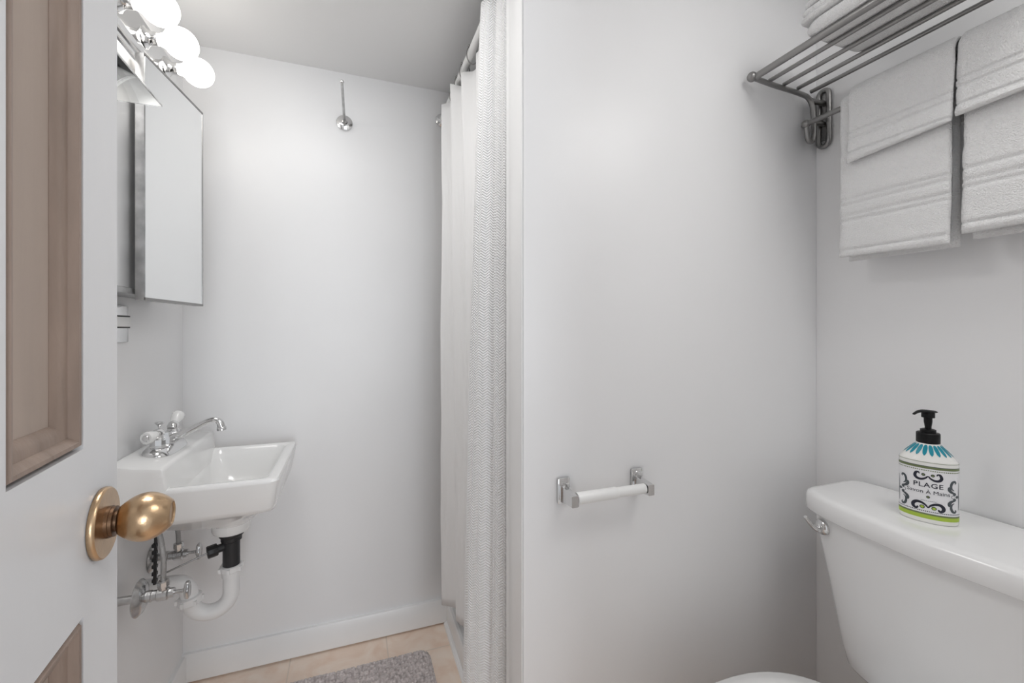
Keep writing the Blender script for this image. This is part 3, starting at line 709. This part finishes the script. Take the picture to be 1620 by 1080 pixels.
# crest scrolls over the name, and the larger pair at the foot
ribbon(P_([(0.3, 88), (3, 84), (8, 81), (13.5, 81.5), (16.5, 86), (15, 92), (11.8, 92.8), (10.8, 90)]), 0.0007, 0.0022, 0.0004, 2, mirror=True)
for sg in (1, -1):
    disc(sg * 5.8 * mm, 89.8 * mm, 2.5 * mm, 2); disc(sg * 5.8 * mm, 89.8 * mm, 1.6 * mm, 4, 0.0007)
    disc(sg * 7.2 * mm, 29.5 * mm, 3.3 * mm, 2); disc(sg * 7.2 * mm, 29.5 * mm, 2.3 * mm, 5, 0.0007)
disc(0, 49 * mm, 2.4 * mm, 2); disc(0, 49 * mm, 1.5 * mm, 4, 0.0007)
ribbon(P_([(0.2, 29), (3, 33.5), (8, 37), (14, 37.5), (18.5, 33.5), (18.8, 28), (15.5, 25.2), (13.0, 27.2), (13.6, 29)]), 0.0008, 0.0025, 0.0006, 2, mirror=True)
SHF = 4.5
def PS(l): return [((a + SHF) * mm, b * mm) for a, b in l]
# side ornaments
ribbon(PS([(29, 66), (25.5, 69), (24.5, 75), (26.5, 81), (30, 82.5), (31.5, 80), (30.3, 78)]), 0.0005, 0.0020, 0.0005, 3, mirror=True)
ribbon(PS([(29, 43), (25.5, 40), (24.5, 34), (26.5, 28), (30, 26.5), (31.5, 29), (30.3, 31)]), 0.0005, 0.0020, 0.0005, 3, mirror=True)
ribbon(PS([(31, 61), (26, 62.5), (22.5, 66), (21.8, 70.5), (23.0, 72.5)]), 0.0008, 0.0024, 0.0004, 3, mirror=True)
ribbon(PS([(31, 48), (26, 46.5), (22.5, 43), (21.8, 38.5), (23.0, 36.5)]), 0.0008, 0.0024, 0.0004, 3, mirror=True)
for sg in (1, -1):
    for ds, dz in ((29.5, 59.5), (29.5, 49.5), (34, 54.5)): disc(sg * (ds + SHF) * mm, dz * mm, 2.6 * mm, 3)
    disc(sg * (27.5 + SHF) * mm, 54.5 * mm, 2.9 * mm, 3); disc(sg * (27.5 + SHF) * mm, 54.5 * mm, 2.4 * mm, 1, 0.0007)
    ribbon([(sg * 42 * mm, 30 * mm), (sg * 43 * mm, 45 * mm), (sg * 42.2 * mm, 62 * mm), (sg * 43 * mm, 80 * mm)], 0.0004, 0.0010, 0.0004, 3)
def words(txt, size, z, wide, mi, off=0.0005, bold=0.0):
    cu = bpy.data.curves.new('lettering', 'FONT'); cu.body = txt; cu.size = size; cu.align_x = 'CENTER'; cu.space_character = wide; cu.offset = bold; cu.resolution_u = 3
    ob = bpy.data.objects.new('lettering', cu); C.objects.link(ob)
    dg = bpy.context.evaluated_depsgraph_get(); dg.update()
    me = bpy.data.meshes.new_from_object(ob.evaluated_get(dg))
    bm = bmesh.new(); bm.from_mesh(me); bmesh.ops.triangulate(bm, faces=bm.faces)
    bm.verts.index_update()
    q.add([onb(v.co.x, z + v.co.y, off) for v in bm.verts], [[v.index for v in f.verts] for f in bm.faces], mi)
    bm.free(); bpy.data.objects.remove(ob); bpy.data.curves.remove(cu); bpy.data.meshes.remove(me)
words('PLAGE', 0.0122, 0.0668, 1.1, 2, bold=0.00012)
words('Savon \u00c0 Mains', 0.0094, 0.0552, 1.0, 2, bold=0.0)
for i in range(9):
    s = (-9 + i * 2.2) * mm; q.add([onb(s, 0.0415, .0005), onb(s + 1.5 * mm, 0.0415, .0005), onb(s + 1.5 * mm, 0.0422, .0005), onb(s, 0.0422, .0005)], [[0, 1, 2, 3]], 3)
# teal petals painted on the shoulder
def shp(th, t, off=0.0004):
    t = max(0, min(0.9999, t)) * (len(SH) - 1); i = int(t); f = t - i
    a, b, z = [SH[i][k] + (SH[i + 1][k] - SH[i][k]) * f for k in range(3)]
    return bpt(th, a + off, b + off, z + off)
for i in range(20):
    c = 2 * PI * (i + 0.5) / 20; L2, R2 = [], []
    for k in range(9):
        t = 0.22 + 0.72 * k / 8; w = 0.135 * math.sin(PI * (0.12 + 0.80 * (1 - k / 8) ** 0.8)) ** 0.8
        if k == 0: w *= 0.3
        L2.append(shp(c - w, t)); R2.append(shp(c + w, t))
    q.add(L2 + R2, [[k, k + 1, 10 + k, 9 + k] for k in range(8)], 6)
q.build('bottle', BM, sd, angle=40, recalc=False)
q = MB(); q.lathe([(0.0165, 0), (0.0172, 0.001), (0.0172, 0.018), (0.0160, 0.0195), (0.0115, 0.020), (0.0115, 0.025), (0.008, 0.0265), (0.0, 0.0265)], BO + Vector((0, 0, 0.1455)), (0, 0, 1), 40)
q.build('collar', M['black'], sd, angle=30)
q = MB(); q.lathe([(0.0048, 0.026), (0.0048, 0.030), (0.0062, 0.040), (0.0062, 0.047), (0.0098, 0.048), (0.0098, 0.058), (0.009, 0.0605), (0.0, 0.061)], BO + Vector((0, 0, 0.1455)), (0, 0, 1), 28)
sdir = Vector((-math.cos(YAW), math.sin(YAW), 0)) * 1.0; sdir = (sdir + Vector((-0.15, -0.2, 0))).normalized(); so = BO + Vector((0, 0, 0.1455))
side = Vector((-sdir.y, sdir.x, 0)); rg = []
for d, w, z, h in ((-0.012, 0.0085, 0.0585, 0.004), (0.0, 0.0095, 0.0595, 0.005), (0.012, 0.007, 0.0605, 0.005), (0.022, 0.0045, 0.0605, 0.004), (0.030, 0.0032, 0.0585, 0.003), (0.035, 0.0028, 0.0560, 0.0025)):
    c = so + sdir * d + Vector((0, 0, z)); rg.append([c + side * (w * math.cos(2 * PI * i / 14)) + Vector((0, 0, h * math.sin(2 * PI * i / 14) * 0.6)) for i in range(14)])
q.loft(rg); q.build('pump_head', M['black'], sd, angle=40)

# ------------------------------------------------------------------ towel shelf
YS1, YS0 = 0.776, 0.06; ZS = 1.755; BXT, BZT = 1.081, 1.669
ts = thing('towel_shelf', (XR, 0.42, 1.70), 'dark pewter rod towel shelf with a bar on the right wall', 'towel shelf')
xs = [0.904, 0.955, 1.003, 1.052, 1.099]
for i, x in enumerate(xs):
    q = MB(); q.tube([(x, YS0, ZS + (0.0 if i else -0.003)), (x, YS1, ZS + (0.0 if i else -0.003))], 0.0078 if i == 0 else 0.0048, 14); q.build('shelf_rod', M['nickel'], ts)
for y in (YS1, YS0):
    q = MB(); ax_ = []
    arm = spline([(0.900, y, ZS - 0.003), (0.97, y, ZS - 0.008), (1.06, y, ZS - 0.012), (1.090, y, ZS - 0.018), (1.104, y, ZS - 0.036), (1.109, y, ZS - 0.07), (1.110, y, ZS - 0.10), (1.106, y, ZS - 0.122), (1.096, y, ZS - 0.128), (1.086, y, ZS - 0.118), (BXT, y, BZT)], 6)
    q.tube(arm, 0.0060, 14); q.ball((0.898, y, ZS - 0.002), 0.0115); q.ball((BXT - 0.001, y, BZT), 0.0105)
    q.build('side_arm', M['nickel'], ts, angle=60)
    q = MB(); lx = XR - 0.0085; hw = 0.013
    loop = [(lx, y + hw, ZS - 0.004), (lx, y + hw, ZS - 0.115)] + [(lx, y + hw * math.cos(a), ZS - 0.118 - hw * 1.15 * math.sin(a)) for a in [PI * i / 10 for i in range(1, 10)]] + [(lx, y - hw, ZS - 0.115), (lx, y - hw, ZS - 0.004)] + [(lx, y + hw * math.cos(a), ZS - 0.001 + hw * math.sin(a)) for a in [PI - PI * i / 10 for i in range(1, 10)]] + [(lx, y + hw, ZS - 0.004)]
    q.tube(loop, 0.0062, 12)
    q.box(XR - 0.006, XR - 0.001, y - hw, y + hw, ZS - 0.115, ZS + 0.002)
    q.build('wall_loop', M['nickel'], ts, angle=60)
    for xx, zz in ((1.099, ZS - 0.022), (1.109, ZS - 0.075)):
        q = MB(); q.tube([(xx, y, zz), (XR - 0.004, y, zz)], 0.0062, 12); q.build('stand_off', M['nickel'], ts)
q = MB(); q.tube([(BXT, YS0, BZT), (BXT, YS1, BZT)], 0.0062, 16); q.build('towel_bar', M['nickel'], ts)

# ------------------------------------------------------------------ towels
def draped(name, label, y0, y1, r_in, th, zf, zb, group, seed, ws, flare=0.0, hem=(), tilt=0.0, wave=0.003):
    """towel folded over the bar: inner clearance r_in, thickness th, hanging to zf in front and zb behind"""
    mb = MB(); NYs = 40; NF, NA = 110, 12
    ro = r_in + th; rings = []
    for j in range(NYs + 1):
        t = j / NYs; y = y0 + (y1 - y0) * t
        e = min(t, 1 - t) * (y1 - y0); k = math.sqrt(max(0, 1 - max(0, 1 - e / 0.006) ** 2)) if e < 0.006 else 1.0
        k = max(k, 0.25); mid = r_in + th / 2; h = th / 2 * k
        outer, inner = [], []
        for side, zz in ((1, zf), (-1, zb)):
            pass
        path = []
        zfe = zf + tilt * (t - 0.5)
        for i in range(NF + 1):                      # front, bottom to bar
            f = i / NF; z = zfe + (BZT - zfe) * f
            path.append((BXT - mid - flare * (1 - f) ** 2, z, -1.0, 0.0, 1 - f))
        for i in range(1, NA):
            a = PI * i / NA; path.append((BXT - mid * math.cos(a), BZT + mid * math.sin(a), -math.cos(a), math.sin(a), 0))
        for i in range(NF + 1):
            f = i / NF; z = BZT + (zb - BZT) * f; path.append((BXT + mid, z, 1.0, 0.0, 0))
        np_ = len(path)
        for i, (x, z, nx, nz, lowf) in enumerate(path):
            w = (noise.noise(Vector((y * 9 + ws, z * 5, ws))) * wave + noise.noise(Vector((y * 40 + seed, z * 40, seed + 9))) * 0.0007)
            yy = y + (noise.noise(Vector((z * 14, seed, t * 2))) * 0.003 + noise.noise(Vector((z * 60, seed, t * 2))) * 0.0012) * (1 if nx < 0 else 0.3)
            endk = min(1.0, (0.35 + min(i, np_ - 1 - i) / 3.0 * 0.65))
            hh = h * endk
            zr = z
            if i < NF:
                for hz, hw_, hd in hem:
                    u = abs(z - hz) / hw_
                    if u < 1: hh -= hd * (1 - u * u)
            ww = -w * min(1, lowf * 3) if nx < 0 else 0
            outer.append(Vector((x + nx * hh + ww, yy, zr + nz * hh)))
            inner.append(Vector((x - nx * h * endk + ww * 0.6, yy, zr - nz * h * endk)))
        rings.append(outer + inner[::-1])
    mb.loft(rings)
    return tag(mb.build(name, M['towel'], angle=75), label, 'towel', group)
G1 = 'white towels hung on the bar'
HEMB = ((1.3165, 0.006, -0.0016), (1.329, 0.0035, 0.0036), (1.395, 0.005, 0.0034), (1.407, 0.005, 0.0034), (1.432, 0.005, 0.0034), (1.444, 0.004, 0.0034))
draped('bath_towel', 'white bath towel on the bar nearer the partition, under a hand towel', 0.484, 0.682, 0.0075, 0.014, 1.313, 1.308, G1, 3.1, 3.1, 0.006, hem=HEMB, tilt=0.004)
draped('hand_towel', 'white hand towel hung over the bath towel nearest the partition', 0.4725, 0.657, 0.0238, 0.011, 1.530, 1.545, G1, 7.7, 3.1, 0.005, hem=((1.5335, 0.007, -0.0022), (1.5445, 0.0030, 0.0034), (1.575, 0.0035, 0.0030), (1.590, 0.003, 0.0030)), tilt=-0.015)
draped('bath_towel', 'white bath towel on the bar cut off by the right picture edge', 0.240, 0.466, 0.0075, 0.014, 1.328, 1.318, G1, 12.4, 12.4, 0.006, hem=((1.3325, 0.006, -0.0016), (1.345, 0.0035, 0.0036), (1.41, 0.005, 0.0034), (1.422, 0.005, 0.0034), (1.445, 0.004, 0.0034)), tilt=-0.004)
draped('hand_towel', 'white hand towel hung over the bath towel at the right picture edge', 0.250, 0.4690, 0.0238, 0.011, 1.548, 1.555, G1, 17.2, 12.4, 0.007, hem=((1.551, 0.007, -0.0024), (1.563, 0.0030, 0.0034), (1.595, 0.0035, 0.0030), (1.610, 0.003, 0.0030)), tilt=-0.012)

def folded(label, x0, x1, y0, y1, z0, th, seed, layers=2):
    """towel folded flat: stacked leaves that join in a rounded fold at the end facing the partition"""
    mb = MB(); NYs, NXs = 30, 22; rings = []
    lt = th / layers
    for j in range(NXs + 1):
        t = j / NXs; x = x0 + (x1 - x0) * t; e = min(t, 1 - t) * (x1 - x0)
        k = 1 - max(0, 1 - e / 0.014) ** 2 * 0.55 ; ins = (1 - math.sqrt(max(0, 1 - max(0, 1 - e / 0.018) ** 2))) * 0.02
        pts = []
        yy1 = y1 - ins
        for l in range(layers):                      # rounded nose of every leaf
            zc = z0 + lt * (l + 0.5)
            for i in range(9):
                a = -PI / 2 + PI * i / 8
                zz = zc + lt * 0.5 * math.sin(a)
                pts.append((yy1 - lt * 0.75 + lt * 0.75 * math.cos(a) - 0.004 * (l % 2), zz))
        pts = pts + [(y0, z0 + th), (y0, z0)]
        ring = []
        for y, z in pts:
            n = noise.noise(Vector((x * 20 + seed, y * 20, z * 30))) * 0.002
            zz = z0 + (z - z0) * (0.55 + 0.45 * k) if z > z0 + 1e-6 else z
            ring.append(Vector((x, y + n, zz + (n * 0.4 if z > z0 + 1e-4 else 0))))
        rings.append(ring)
    mb.loft(rings)
    return tag(mb.build('folded_towel', M['towel'], angle=80), label, 'towel', 'folded towels on the shelf')
zt = ZS + 0.0052
folded('folded white towel lying directly on the shelf rods', 0.896, 1.062, 0.30, 0.650, zt, 0.036, 1.0, 1)
folded('folded white towel in the middle of the shelf stack', 0.894, 1.06, 0.30, 0.662, zt + 0.0365, 0.030, 4.0, 2)
folded('folded white towel on top of the shelf stack', 0.897, 1.06, 0.30, 0.655, zt + 0.067, 0.032, 9.0, 2)
